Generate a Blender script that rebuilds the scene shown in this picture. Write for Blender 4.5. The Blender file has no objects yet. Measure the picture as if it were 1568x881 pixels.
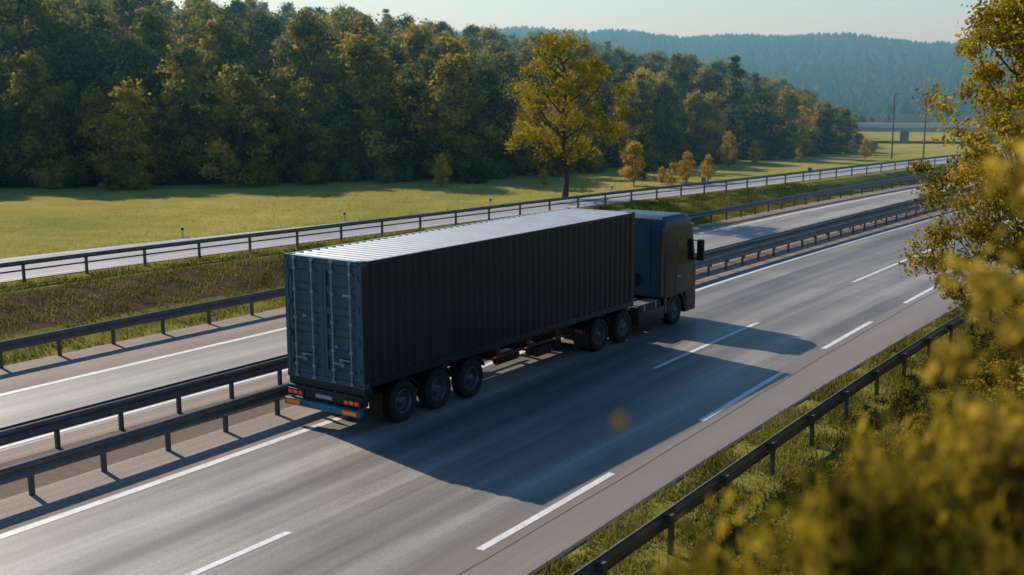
import bpy, bmesh, math, random
import numpy as np
from mathutils import Vector, Matrix
ZOOM=1.0
random.seed(5)
S=bpy.context.scene
COL=S.collection
# ------------------------------------------------------------------ materials
def newmat(name):
    m=bpy.data.materials.new(name); m.use_nodes=True
    nt=m.node_tree; nt.nodes.clear()
    o=nt.nodes.new('ShaderNodeOutputMaterial')
    return m,nt,o
def N(nt,t,**k):
    n=nt.nodes.new(t)
    for a,b in k.items(): setattr(n,a,b)
    return n
def ramp(nt,fac,stops):
    r=N(nt,'ShaderNodeValToRGB'); e=r.color_ramp.elements
    while len(e)<len(stops): e.new(.5)
    for i,(p,c) in enumerate(stops):
        e[i].position=p; e[i].color=(*c,1) if len(c)==3 else c
    nt.links.new(fac,r.inputs[0]); return r
def mixc(nt,fac,a,b,mode='MIX'):
    m=N(nt,'ShaderNodeMix',data_type='RGBA',blend_type=mode)
    for s,v in ((0,fac),(6,a),(7,b)):
        if hasattr(v,'links'): nt.links.new(v,m.inputs[s])
        elif s==0: m.inputs[0].default_value=v
        else: m.inputs[s].default_value=(*v,1)
    return m.outputs[2]
def noise(nt,vec,scale,detail=4,rough=.55):
    n=N(nt,'ShaderNodeTexNoise'); n.inputs['Scale'].default_value=scale
    n.inputs['Detail'].default_value=detail; n.inputs['Roughness'].default_value=rough
    if vec is not None: nt.links.new(vec,n.inputs['Vector'])
    return n.outputs[0]
def mapping(nt,vec,sc):
    m=N(nt,'ShaderNodeMapping'); m.inputs['Scale'].default_value=sc
    nt.links.new(vec,m.inputs['Vector']); return m.outputs[0]
def bump(nt,h,strength,dist=.02):
    b=N(nt,'ShaderNodeBump'); b.inputs['Strength'].default_value=strength
    b.inputs['Distance'].default_value=dist
    nt.links.new(h,b.inputs['Height']); return b.outputs[0]
def paint(name,c,rough=.45,metal=0.,dirt=.25,scale=3.,dirtc=None,spec=.5):
    m,nt,o=newmat(name); p=N(nt,'ShaderNodeBsdfPrincipled')
    tc=N(nt,'ShaderNodeTexCoord').outputs['Object']
    n1=noise(nt,tc,scale,5,.65)
    dc=dirtc or tuple(min(1,x*1.6+.01) for x in c)
    r=ramp(nt,n1,[(.35,c),(.75,tuple(a*(1-dirt)+b*dirt for a,b in zip(c,dc)))])
    nt.links.new(r.outputs[0],p.inputs['Base Color'])
    rr=N(nt,'ShaderNodeMapRange'); nt.links.new(n1,rr.inputs[0])
    rr.inputs[3].default_value=max(.05,rough-.12); rr.inputs[4].default_value=min(1,rough+.15)
    nt.links.new(rr.outputs[0],p.inputs['Roughness'])
    p.inputs['Metallic'].default_value=metal
    p.inputs['Specular IOR Level'].default_value=spec
    nt.links.new(p.outputs[0],o.inputs[0]); return m
def glow(name,c,e):
    m,nt,o=newmat(name); p=N(nt,'ShaderNodeBsdfPrincipled')
    p.inputs['Base Color'].default_value=(*c,1); p.inputs['Roughness'].default_value=.25
    p.inputs['Emission Color'].default_value=(*c,1); p.inputs['Emission Strength'].default_value=e
    nt.links.new(p.outputs[0],o.inputs[0]); return m

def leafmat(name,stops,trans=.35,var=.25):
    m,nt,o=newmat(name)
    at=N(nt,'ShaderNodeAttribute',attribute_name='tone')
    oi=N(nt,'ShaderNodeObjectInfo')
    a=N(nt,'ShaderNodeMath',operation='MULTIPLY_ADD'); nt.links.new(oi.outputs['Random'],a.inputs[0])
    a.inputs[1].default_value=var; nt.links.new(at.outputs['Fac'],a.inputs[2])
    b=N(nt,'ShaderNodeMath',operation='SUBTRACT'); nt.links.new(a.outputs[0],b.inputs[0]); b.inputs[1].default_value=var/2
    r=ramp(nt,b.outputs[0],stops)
    d=N(nt,'ShaderNodeBsdfDiffuse'); nt.links.new(r.outputs[0],d.inputs[0])
    if trans>0:
        t=N(nt,'ShaderNodeBsdfTranslucent'); mx=N(nt,'ShaderNodeMixShader')
        nt.links.new(r.outputs[0],t.inputs[0])
        mx.inputs[0].default_value=trans
        nt.links.new(d.outputs[0],mx.inputs[1]); nt.links.new(t.outputs[0],mx.inputs[2])
        nt.links.new(mx.outputs[0],o.inputs[0])
    else: nt.links.new(d.outputs[0],o.inputs[0])
    return m

M={}
M['bark']=paint('bark',(.045,.036,.028),.9,dirt=.6,scale=6)
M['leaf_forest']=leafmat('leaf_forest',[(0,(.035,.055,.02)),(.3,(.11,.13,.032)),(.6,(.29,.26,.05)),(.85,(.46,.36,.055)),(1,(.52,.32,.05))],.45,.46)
M['leaf_yellow']=leafmat('leaf_yellow',[(0,(.09,.085,.016)),(.4,(.31,.245,.03)),(.8,(.52,.385,.04)),(1,(.6,.42,.045))],.45,.2)
M['leaf_road']=leafmat('leaf_road',[(0,(.07,.065,.015)),(.4,(.27,.205,.025)),(.8,(.48,.35,.04)),(1,(.6,.39,.045))],.45,.2)
M['leaf_orange']=leafmat('leaf_orange',[(0,(.25,.16,.025)),(.5,(.62,.42,.06)),(1,(.74,.52,.08))],.45,.2)
M['leaf_shrub']=leafmat('leaf_shrub',[(0,(.03,.028,.010)),(.35,(.16,.12,.018)),(.7,(.48,.33,.03)),(1,(.7,.47,.04))],.45,.2)
M['leaf_weed']=leafmat('leaf_weed',[(0,(.04,.05,.015)),(.4,(.15,.14,.025)),(.8,(.33,.26,.04)),(1,(.44,.31,.05))],.4,.35)
M['grass_blade']=leafmat('grass_blade',[(0,(.07,.07,.018)),(.5,(.24,.22,.045)),(1,(.40,.34,.10))],.35,0)
M['meadow_blade']=leafmat('meadow_blade',[(0,(.26,.23,.065)),(.5,(.38,.335,.095)),(1,(.47,.40,.14))],.35,0)

def asphalt(name,base,wide,edgec=None,edge=None,streak=1.,rough=.6):
    m,nt,o=newmat(name); p=N(nt,'ShaderNodeBsdfPrincipled')
    uv=N(nt,'ShaderNodeUVMap').outputs[0]; tc=N(nt,'ShaderNodeTexCoord').outputs['Object']
    n1=noise(nt,mapping(nt,uv,(wide*.85,.03,1)),1.0,2,.5)
    n2=noise(nt,mapping(nt,uv,(wide*6,.12,1)),1.0,3,.6)
    n3=noise(nt,tc,.35,4,.6); n4=noise(nt,tc,38,2,.7)
    lo=tuple(x*(1-.48*streak) for x in base); hi=tuple(x*(1+.62*streak) for x in base)
    c=ramp(nt,n1,[(.34,lo),(.5,base),(.66,hi)]).outputs[0]
    c=mixc(nt,.6,c,ramp(nt,n2,[(.3,(.55,.55,.56)),(.7,(1.1,1.09,1.07))]).outputs[0],'MULTIPLY')
    c=mixc(nt,.6,c,ramp(nt,n3,[(.3,(.6,.61,.63)),(.7,(1.15,1.12,1.07))]).outputs[0],'MULTIPLY')
    c=mixc(nt,.7,c,ramp(nt,n4,[(.3,(.5,.5,.5)),(.68,(1.3,1.3,1.3))]).outputs[0],'MULTIPLY')
    if edge is not None:
        sx=N(nt,'ShaderNodeSeparateXYZ'); nt.links.new(uv,sx.inputs[0])
        mr=N(nt,'ShaderNodeMapRange',interpolation_type='SMOOTHSTEP'); nt.links.new(sx.outputs[0],mr.inputs[0])
        mr.inputs[1].default_value=edge; mr.inputs[2].default_value=edge+.04
        c=mixc(nt,mr.outputs[0],c,mixc(nt,.7,c,edgec,'MIX'))
    nt.links.new(c,p.inputs['Base Color'])
    mr=N(nt,'ShaderNodeMapRange'); nt.links.new(n2,mr.inputs[0]); mr.inputs[3].default_value=rough-.08; mr.inputs[4].default_value=rough+.15
    nt.links.new(mr.outputs[0],p.inputs['Roughness'])
    nt.links.new(bump(nt,n4,.35,.01),p.inputs['Normal'])
    nt.links.new(p.outputs[0],o.inputs[0]); return m
M['asphalt']=asphalt('asphalt',(.262,.242,.215),9,(.245,.19,.158),.80,rough=.52)
M['asphalt_far']=asphalt('asphalt_far',(.36,.335,.30),5,streak=.5)
M['asphalt_shoulder']=asphalt('asphalt_shoulder',(.33,.255,.21),3,streak=.35,rough=.8)
M['asphalt_upper']=asphalt('asphalt_upper',(.38,.38,.39),5,streak=.4)
M['soil']=paint('soil',(.10,.065,.05),.95,dirt=.7,scale=5,dirtc=(.2,.15,.11))
M['tar']=paint('tar_joint',(.05,.048,.045),.7,dirt=.5,scale=4)
def linepaint():
    m,nt,o=newmat('road_marking_paint'); p=N(nt,'ShaderNodeBsdfPrincipled')
    tc=N(nt,'ShaderNodeTexCoord').outputs['Object']
    n=noise(nt,tc,14,5,.7); n2=noise(nt,tc,1.3,3,.6)
    c=ramp(nt,n,[(.32,(.28,.27,.26)),(.44,(.8,.79,.76))]).outputs[0]
    c=mixc(nt,.5,c,ramp(nt,n2,[(.3,(.6,.6,.6)),(.6,(1,1,1))]).outputs[0],'MULTIPLY')
    nt.links.new(c,p.inputs['Base Color']); p.inputs['Roughness'].default_value=.6
    nt.links.new(p.outputs[0],o.inputs[0]); return m
M['line']=linepaint()
def groundmat():
    m,nt,o=newmat('ground_grass'); p=N(nt,'ShaderNodeBsdfDiffuse')
    tc=N(nt,'ShaderNodeTexCoord').outputs['Object']
    at=N(nt,'ShaderNodeAttribute',attribute_name='kind'); sp=N(nt,'ShaderNodeSeparateColor'); nt.links.new(at.outputs[0],sp.inputs[0])
    nA=noise(nt,tc,.07,3,.6); nB=noise(nt,tc,1.6,4,.7); nC=noise(nt,tc,14,3,.7); nD=noise(nt,mapping(nt,tc,(.9,.9,1)),.35,4,.65)
    g=ramp(nt,nB,[(.3,(.12,.12,.028)),(.55,(.24,.22,.05)),(.75,(.33,.28,.08))]).outputs[0]
    md=ramp(nt,nD,[(.3,(.31,.285,.08)),(.55,(.39,.345,.105)),(.75,(.45,.385,.13))]).outputs[0]
    md=mixc(nt,.7,md,ramp(nt,nA,[(.35,(.66,.78,.7)),(.65,(1.1,1.03,.95))]).outputs[0],'MULTIPLY')
    md=mixc(nt,.4,md,ramp(nt,nB,[(.3,(.75,.78,.7)),(.7,(1.12,1.1,1.05))]).outputs[0],'MULTIPLY')
    so=ramp(nt,nB,[(.3,(.06,.045,.028)),(.6,(.14,.095,.055)),(.8,(.20,.16,.07))]).outputs[0]
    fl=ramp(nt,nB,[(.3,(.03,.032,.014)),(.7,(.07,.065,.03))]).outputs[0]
    def brk(s,lo=.3,hi=.7):
        a=N(nt,'ShaderNodeMath',operation='MULTIPLY_ADD'); nt.links.new(nB,a.inputs[0]); a.inputs[1].default_value=.9
        nt.links.new(s,a.inputs[2]); b=N(nt,'ShaderNodeMapRange',interpolation_type='SMOOTHSTEP'); nt.links.new(a.outputs[0],b.inputs[0])
        b.inputs[1].default_value=.45+lo; b.inputs[2].default_value=.45+hi; return b.outputs[0]
    c=mixc(nt,brk(sp.outputs[1]),g,md); c=mixc(nt,brk(sp.outputs[0]),c,so); c=mixc(nt,brk(sp.outputs[2]),c,fl)
    c=mixc(nt,.45,c,ramp(nt,nC,[(.3,(.55,.55,.55)),(.7,(1.25,1.25,1.2))]).outputs[0],'MULTIPLY')
    nt.links.new(c,p.inputs['Color'])
    nt.links.new(bump(nt,nC,.5,.05),p.inputs['Normal'])
    nt.links.new(p.outputs[0],o.inputs[0]); return m
M['ground']=groundmat()
M['rail']=paint('galvanised_steel',(.17,.18,.19),.5,.75,dirt=.6,scale=2.5,dirtc=(.10,.075,.055))
M['railpost']=paint('post_steel',(.13,.13,.13),.6,.5,dirt=.6,scale=5,dirtc=(.12,.07,.04))
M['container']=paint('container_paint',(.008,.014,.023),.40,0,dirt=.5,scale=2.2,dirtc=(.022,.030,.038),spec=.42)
M['crear_skylit']=paint('container_rear_skylit',(.030,.070,.102),.45,0,dirt=.5,scale=3,dirtc=(.055,.085,.105))  # rear faces: blue sky light put into the container colour
M['croof']=paint('container_roof_grey',(.46,.49,.51),.42,0.1,dirt=.7,scale=1.4,dirtc=(.24,.23,.22))  # roof and its edge strips, much lighter grey than the sides
M['bar']=paint('locking_bar_zinc',(.26,.36,.42),.4,.4,dirt=.6,scale=8,dirtc=(.12,.10,.08))
M['black']=paint('black_plastic',(.010,.010,.011),.55,dirt=.4,scale=6)
M['chassis']=paint('chassis_red_oxide',(.18,.035,.022),.6,.1,dirt=.7,scale=4,dirtc=(.05,.035,.03))
M['chassis_dark']=paint('chassis_dark',(.02,.02,.022),.6,.2,dirt=.6,scale=4,dirtc=(.05,.045,.04))
M['cab']=paint('cab_paint',(.009,.014,.021),.30,.1,dirt=.3,scale=1.5)
M['cabback']=paint('cab_back_paint',(.020,.06,.095),.45,.0,dirt=.4,scale=2)
M['glass']=paint('cab_glass',(.01,.012,.014),.06,0,dirt=.1,scale=1,spec=1.)
M['tyre']=paint('tyre_rubber',(.014,.014,.014),.8,dirt=.7,scale=5,dirtc=(.045,.04,.036))
M['rim']=paint('wheel_rim',(.13,.17,.19),.45,.45,dirt=.6,scale=8,dirtc=(.06,.05,.045))
M['alu']=paint('aluminium',(.42,.43,.44),.35,.7,dirt=.5,scale=6)
M['bumperblue']=paint('bumper_blue',(.015,.14,.20),.45,.0,dirt=.4,scale=4)
M['red']=glow('tail_light_red',(.75,.03,.015),.3)
M['orange']=glow('marker_orange',(.78,.24,.04),.10)
M['redref']=paint('reflector_red',(.35,.02,.015),.35,0,dirt=.3)
M['white']=paint('white_plastic',(.6,.6,.58),.5,dirt=.3,dirtc=(.4,.38,.34))
M['conc']=paint('concrete',(.36,.38,.40),.85,dirt=.5,dirtc=(.22,.22,.22),scale=1)
M['signblue']=paint('sign_blue',(.02,.10,.32),.4,dirt=.2)

# ------------------------------------------------------------------ mesh helpers
def fast(name,V,F,mats,mi=None,attrs=None,smooth=False,parent=None,link=True):
    V=np.asarray(V,dtype=np.float32); F=np.asarray(F,dtype=np.int32); k=F.shape[1]
    me=bpy.data.meshes.new(name)
    me.vertices.add(len(V)); me.vertices.foreach_set('co',V.ravel())
    me.loops.add(F.size); me.loops.foreach_set('vertex_index',F.ravel())
    me.polygons.add(len(F)); me.polygons.foreach_set('loop_start',np.arange(0,F.size,k,dtype=np.int32))
    for m in mats: me.materials.append(m)
    if mi is not None: me.polygons.foreach_set('material_index',np.asarray(mi,dtype=np.int32))
    me.update(calc_edges=True)
    if smooth: me.polygons.foreach_set('use_smooth',np.ones(len(F),dtype=bool))
    if attrs:
        for n,(dom,typ,d) in attrs.items():
            a=me.attributes.new(n,typ,dom)
            a.data.foreach_set('value' if typ=='FLOAT' else 'color',np.asarray(d,dtype=np.float32).ravel())
    if not link: return me
    ob=bpy.data.objects.new(name,me); COL.objects.link(ob)
    if parent: ob.parent=parent
    return ob
def pyd(name,V,F,mat,parent=None,bev=0,seg=2,smooth=False):
    me=bpy.data.meshes.new(name); me.from_pydata([tuple(v) for v in V],[],F); me.materials.append(mat)
    bm=bmesh.new(); bm.from_mesh(me); bmesh.ops.recalc_face_normals(bm,faces=bm.faces)
    if bev>0: bmesh.ops.bevel(bm,geom=list(bm.edges),offset=bev,segments=seg,affect='EDGES',profile=.5)
    if smooth:
        for f in bm.faces: f.smooth=True
    bm.to_mesh(me); bm.free()
    ob=bpy.data.objects.new(name,me); COL.objects.link(ob)
    if parent: ob.parent=parent
    return ob
def box(name,parent,mat,x0,x1,y0,y1,z0,z1,bev=0,seg=2):
    V=[(x,y,z) for x in(x0,x1) for y in(y0,y1) for z in(z0,z1)]
    F=[(0,1,3,2),(4,6,7,5),(0,4,5,1),(2,3,7,6),(0,2,6,4),(1,5,7,3)]
    return pyd(name,V,F,mat,parent,bev,seg)
def multibox(name,parent,mat,L):
    V=[];F=[]
    for (x0,x1,y0,y1,z0,z1) in L:
        b=len(V); V+=[(x,y,z) for x in(x0,x1) for y in(y0,y1) for z in(z0,z1)]
        F+=[tuple(b+i for i in f) for f in [(0,1,3,2),(4,6,7,5),(0,4,5,1),(2,3,7,6),(0,2,6,4),(1,5,7,3)]]
    return pyd(name,V,F,mat,parent)
def tube(p0,p1,r0,r1,n=8):
    p0=np.array(p0,float);p1=np.array(p1,float); d=p1-p0; d/=np.linalg.norm(d)+1e-9
    a=np.cross(d,[0,0,1.]) if abs(d[2])<.9 else np.cross(d,[1.,0,0]); a/=np.linalg.norm(a); b=np.cross(d,a)
    t=np.arange(n)*2*np.pi/n; ring=np.outer(np.cos(t),a)+np.outer(np.sin(t),b)
    V=np.vstack([p0+ring*r0,p1+ring*r1]); F=[(i,(i+1)%n,n+(i+1)%n,n+i) for i in range(n)]
    return V,np.array(F)
def tubes(name,parent,mat,L,n=8,smooth=True):
    VV=[];FF=[];b=0
    for l in L:
        V,F=tube(*l,n=n); VV.append(V);FF.append(F+b);b+=len(V)
    ob=fast(name,np.vstack(VV),np.vstack(FF),[mat],smooth=smooth,parent=parent); return ob
def empty(name,loc=(0,0,0)):
    e=bpy.data.objects.new(name,None); COL.objects.link(e); e.location=loc; e.empty_display_size=.5; return e

# ------------------------------------------------------------------ road paths x(y)
cy=[80,110,150,200,300,600]; cx=[0,5,17,39,100,330]
def path(ys,xs):
    ys=list(ys);xs=list(xs)
    if ys[-1]<80: ys.append(80);xs.append(xs[-1])
    x80=xs[-1]
    for y,x in zip(cy[1:],cx[1:]): ys.append(y);xs.append(x80+x)
    def f(y):
        y=np.asarray(y,float); s=0
        for d in(-6,-4,-2,0,2,4,6): s=s+np.interp(y+d,ys,xs)
        return s/7
    return f
L0=path([-60,-10,-5,1,14,21,34,51,80],[-1.2,-1.2,-1.3,-1.5,-2.15,-2.4,-2.3,-1.7,-.4])
L1=path([-60,-5,9,17,26,38,55,80],[2.8,2.8,2.3,2.1,2.0,1.9,2.3,3.6])
L2=path([-60,-8,1,5.4,11,19,28,38,55,80],[6.1,6.1,5.9,5.65,5.4,5.15,4.95,4.95,5.3,6.6])
L3=path([-60,-8,-2,4,12,25,40,55,80],[7.4,7.4,7.15,6.95,6.8,6.8,7.0,7.5,8.8])
RR=path([-60,-8,0,5,12,20,38,55,80],[8.95,8.95,8.65,8.45,8.3,8.3,8.6,9.1,10.4])
MR=path([-60,-10,-3,1,10,23,36,55,80],[-2.7,-2.7,-2.8,-3.0,-3.35,-3.65,-3.4,-2.7,-1.4])
ML=path([-60,-6,2,12,25,38,59,80],[-5.0,-5.0,-5.1,-4.9,-4.5,-4.2,-3.7,-2.6])
FL=path([-60,-5,8,25,45,60,80],[-10.15,-10.15,-10.2,-10.2,-9.7,-8.9,-7.4])
FR=path([-60,4,9,25,41,57,80],[-12.9,-12.9,-12.85,-12.3,-11.5,-10.8,-9.1])
UP=path([-60,4.6,9.2,18.3,22.7,37.8,53.8,79.2,80],[-22.5,-21.0,-20.5,-19.4,-18.8,-17.3,-14.7,-11.3,-11.2])
UE=path([-60,8.1,20.5,36.7,60,80],[-29,-27.0,-24.8,-21.4,-18.4,-15.8])
EY=[-200,-60,10,24,36,49,68,84,100,125,145,200,400]; EX=[-330,-156,-80,-60,-47.5,-37,-31,-27,-24,-35,-42,-40,60]
def edge(y): return np.interp(y,EY,EX)
def ss(a,b,x):
    t=np.clip((x-a)/(b-a),0,1); return t*t*(3-2*t)
VX,VY=17.2,-18.5
def skyline(x,y):
    D=-.5797*(x-VX)+.8148*(y-VY); L=.8148*(x-VX)+.5797*(y-VY)
    D=np.maximum(D,1.); a=L/D
    return 7.81+D*np.interp(a,[-.6,-.45,-.24,-.1,.05,.13,.23,.30,.40,.5],[.11,.10,.074,.057,.038,.026,.004,-.024,-.032,-.034])
def gz(x,y):
    x=np.asarray(x,float);y=np.asarray(y,float)
    a=FR(y)-.5; b=UP(y)+.7
    t=ss(0,1,(a-x)/(a-b)); z=.9*t
    d=(edge(y)-x)*.75
    hill=15*np.exp(-(((x+160)**2+(y-70)**2)/(2*75**2)))
    hill=np.minimum(hill,np.maximum(0,skyline(x,y)-6.5))
    z=z+hill*ss(0,26,d)
    r=RR(y); fade=1-ss(5,45,y)*.85
    bx=x-(r+1.6)
    bz=np.where(bx<0,0,np.where(bx<7,bx*.72,5.04+3*(1-np.exp(-(bx-7)/12))))
    z=z+bz*fade*(1-ss(60,300,np.abs(x)))
    return z
# ------------------------------------------------------------------ ground
gx=np.concatenate([[-4000,-2500,-1500,-900,-600,-400,-300,-240],np.arange(-200,-60,5),np.arange(-60,-32,2),np.arange(-32,24,.5),np.arange(24,60,3),[70,90,120,160,220,300,450,700,1200,2500,4000]])
gy=np.concatenate([[-3000,-1500,-700,-300,-150,-80,-50],np.arange(-40,90,1.),np.arange(90,200,5),[220,260,300,360,450,600,800,1200,2000,4000]])
X,Y=np.meshgrid(gx,gy); Z=gz(X,Y)
nx,ny=len(gx),len(gy)
V=np.stack([X.ravel(),Y.ravel(),Z.ravel()],1)
i=np.arange(nx-1)[None,:]+nx*np.arange(ny-1)[:,None]; i=i.ravel()
F=np.stack([i,i+1,i+nx+1,i+nx],1)
a=FR(Y)-.5;b=UP(Y)+.7; t=(a-X)/(a-b)
soil=ss(.28,.42,t)*(1-ss(.8,.95,t))*(1-ss(22,42,Y)); mead=ss(0,1,UE(Y)-X+.3)
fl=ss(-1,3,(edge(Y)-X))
kind=np.stack([soil,mead,fl,np.ones_like(soil)],-1).reshape(-1,4)
fast('ground',V,F,[M['ground']],attrs={'kind':('POINT','FLOAT_COLOR',kind)},smooth=True)

yy=np.concatenate([np.arange(-60,100,1.),np.arange(100,400,4.)])
def strip(name,fl_,fr_,z,mat,ys=yy,nacross=2,parent=None):
    xl=fl_(ys);xr=fr_(ys); V=[];uv=[]
    for k in range(nacross):
        t=k/(nacross-1); V.append(np.stack([xl*(1-t)+xr*t,ys,np.full_like(ys,z)],1)); uv.append(np.stack([np.full_like(ys,t),ys],1))
    V=np.vstack(V);uv=np.vstack(uv);n=len(ys)
    F=[]
    for k in range(nacross-1):
        j=np.arange(n-1)+k*n; F.append(np.stack([j,j+n,j+n+1,j+1],1))
    F=np.vstack(F); ob=fast(name,V,F,[mat],parent=parent)
    l=ob.data.uv_layers.new(name='UVMap'); l.data.foreach_set('uv',uv[F.ravel()].astype(np.float32).ravel())
    return ob
road=empty('motorway')
strip('carriageway_near',lambda y:L0(y)-.15,L3,.02,M['asphalt'],parent=road)
strip('median_shoulder',lambda y:MR(y)-.25,lambda y:L0(y)-.15,.018,M['asphalt_shoulder'],parent=road)
strip('median_soil',lambda y:ML(y)+.0,lambda y:MR(y)-.25,.012,M['soil'],parent=road)
strip('median_kerb',lambda y:ML(y)-.75,lambda y:ML(y),.016,M['asphalt_shoulder'],parent=road)
strip('carriageway_far',lambda y:FL(y)-.12,lambda y:ML(y)-.75,.02,M['asphalt_far'],parent=road)
strip('hard_shoulder_far',lambda y:FR(y)-.15,lambda y:FL(y)-.12,.018,M['asphalt_shoulder'],parent=road)
strip('side_road',lambda y:UE(y),lambda y:UP(y)-.5,.925,M['asphalt_upper'],parent=road)
strip('gutter_edge',L3,lambda y:L3(y)+.09,.022,M['black'],parent=road)
strip('tar_joint',lambda y:L2(y)+.30+.012*np.sin(y*1.3),lambda y:L2(y)+.325+.012*np.sin(y*1.3),.0235,M['tar'],parent=road)
mk=empty('road_markings')
def line(name,f,w,z,segs):
    for s0,s1 in segs:
        ys=np.arange(s0,s1+.01,(s1-s0)/max(2,int((s1-s0)/1.0)))
        strip(name,lambda y:f(y)-w/2,lambda y:f(y)+w/2,z,M['line'],ys,parent=mk)
line('edge_line',L0,.2,.026,[(-60,100),(100,300)])
line('edge_line_far',FL,.22,.026,[(-60,100),(100,300)])
line('edge_line_far_inner',lambda y:ML(y)-1.0,.14,.026,[(-60,100),(100,300)])
line('lane_dash',L1,.15,.026,[(-28,-22),(-16.5,-12.2),(-8.6,-5.0),(9.3,16.8),(26.4,38.3),(48,58),(68,78)])
line('lane_dash',L2,.16,.026,[(-20,-14),(-10,-6.6),(-3.7,1.0),(5.4,10.9),(14.3,19.1),(23,28.4),(33,39),(45,51),(57,64)])
line('side_road_line',lambda y:UP(y)-.9,.12,.931,[(-60,100)])
line('side_road_line',lambda y:UE(y)+.4,.12,.931,[(-60,100)])

# ------------------------------------------------------------------ guard rails
WP=[(0,.43),(.065,.475),(.065,.535),(.0,.575),(.0,.61),(.065,.65),(.065,.71),(0,.755),(-.014,.75),(.048,.705),(.048,.655),(-.014,.615),(-.014,.57),(.048,.53),(.048,.48),(-.014,.435)]
def rail(name,f,side,dz,z0,sp,y0,y1,phase=0,post_h=.7,double=False,thin=False):
    e=empty(name)
    ys=np.arange(y0,y1,1.0)
    def sweep(nm,prof,sd,off):
        n=len(prof); x=f(ys)
        V=[];
        for (l,h) in prof: V.append(np.stack([x+sd*(l+off),ys,np.full_like(ys,z0+dz+h)],1))
        V=np.stack(V,1).reshape(-1,3); F=[]
        m=len(ys)
        a=np.arange(m-1)[:,None]*n+np.arange(n)[None,:]; b=np.arange(m-1)[:,None]*n+(np.arange(n)+1)[None,:]%n
        F=np.stack([a,b,b+n,a+n],-1).reshape(-1,4)
        fast(nm,V,F,[M['rail']],parent=e)
    if thin:
        sweep('beam',[(0,.64),(.07,.64),(.07,.80),(0,.80)],side,.03)
        sweep('lower_rail',[(0,.42),(.03,.42),(.03,.48),(0,.48)],side,.03)
    else:
        sweep('beam',WP,side,.10)
        jl=[]
        for y in np.arange(y0+phase,y1,sp*2):
            x=float(f(y))+side*.168; jl.append((x-.004,x+.004,y-.16,y+.16,z0+dz+.655,z0+dz+.705)); jl.append((x-.004,x+.004,y-.16,y+.16,z0+dz+.48,z0+dz+.53))
        multibox('splice_plates',e,M['rail'],jl)
    if double: sweep('beam_back',WP,-side,.10)
    py=np.arange(y0+phase,y1,sp); L=[]
    for y in py:
        x=float(f(y)); L.append((x-.035,x+.035,y-.05,y+.05,z0-.15,z0+dz+post_h))
        if not thin:
            xs=sorted([x+side*.03,x+side*.115]); L.append((xs[0],xs[1],y-.04,y+.04,z0+dz+.53,z0+dz+.66))
    multibox('posts',e,M['railpost'],L)
    return e
rail('guard_rail',RR,-1,0,0,2.35,-40,150,phase=.45)
rail('guard_rail',MR,1,0,0,1.65,-40,200,phase=.5)
rail('guard_rail',ML,-1,0,0,1.65,-40,200,phase=.9,double=True)
rail('guard_rail',FR,1,.05,0,1.85,-40,220,phase=.1)
rail('guard_rail',UP,1,.0,.9,2.45,-40,220,phase=.6,thin=True,post_h=.78)

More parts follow.
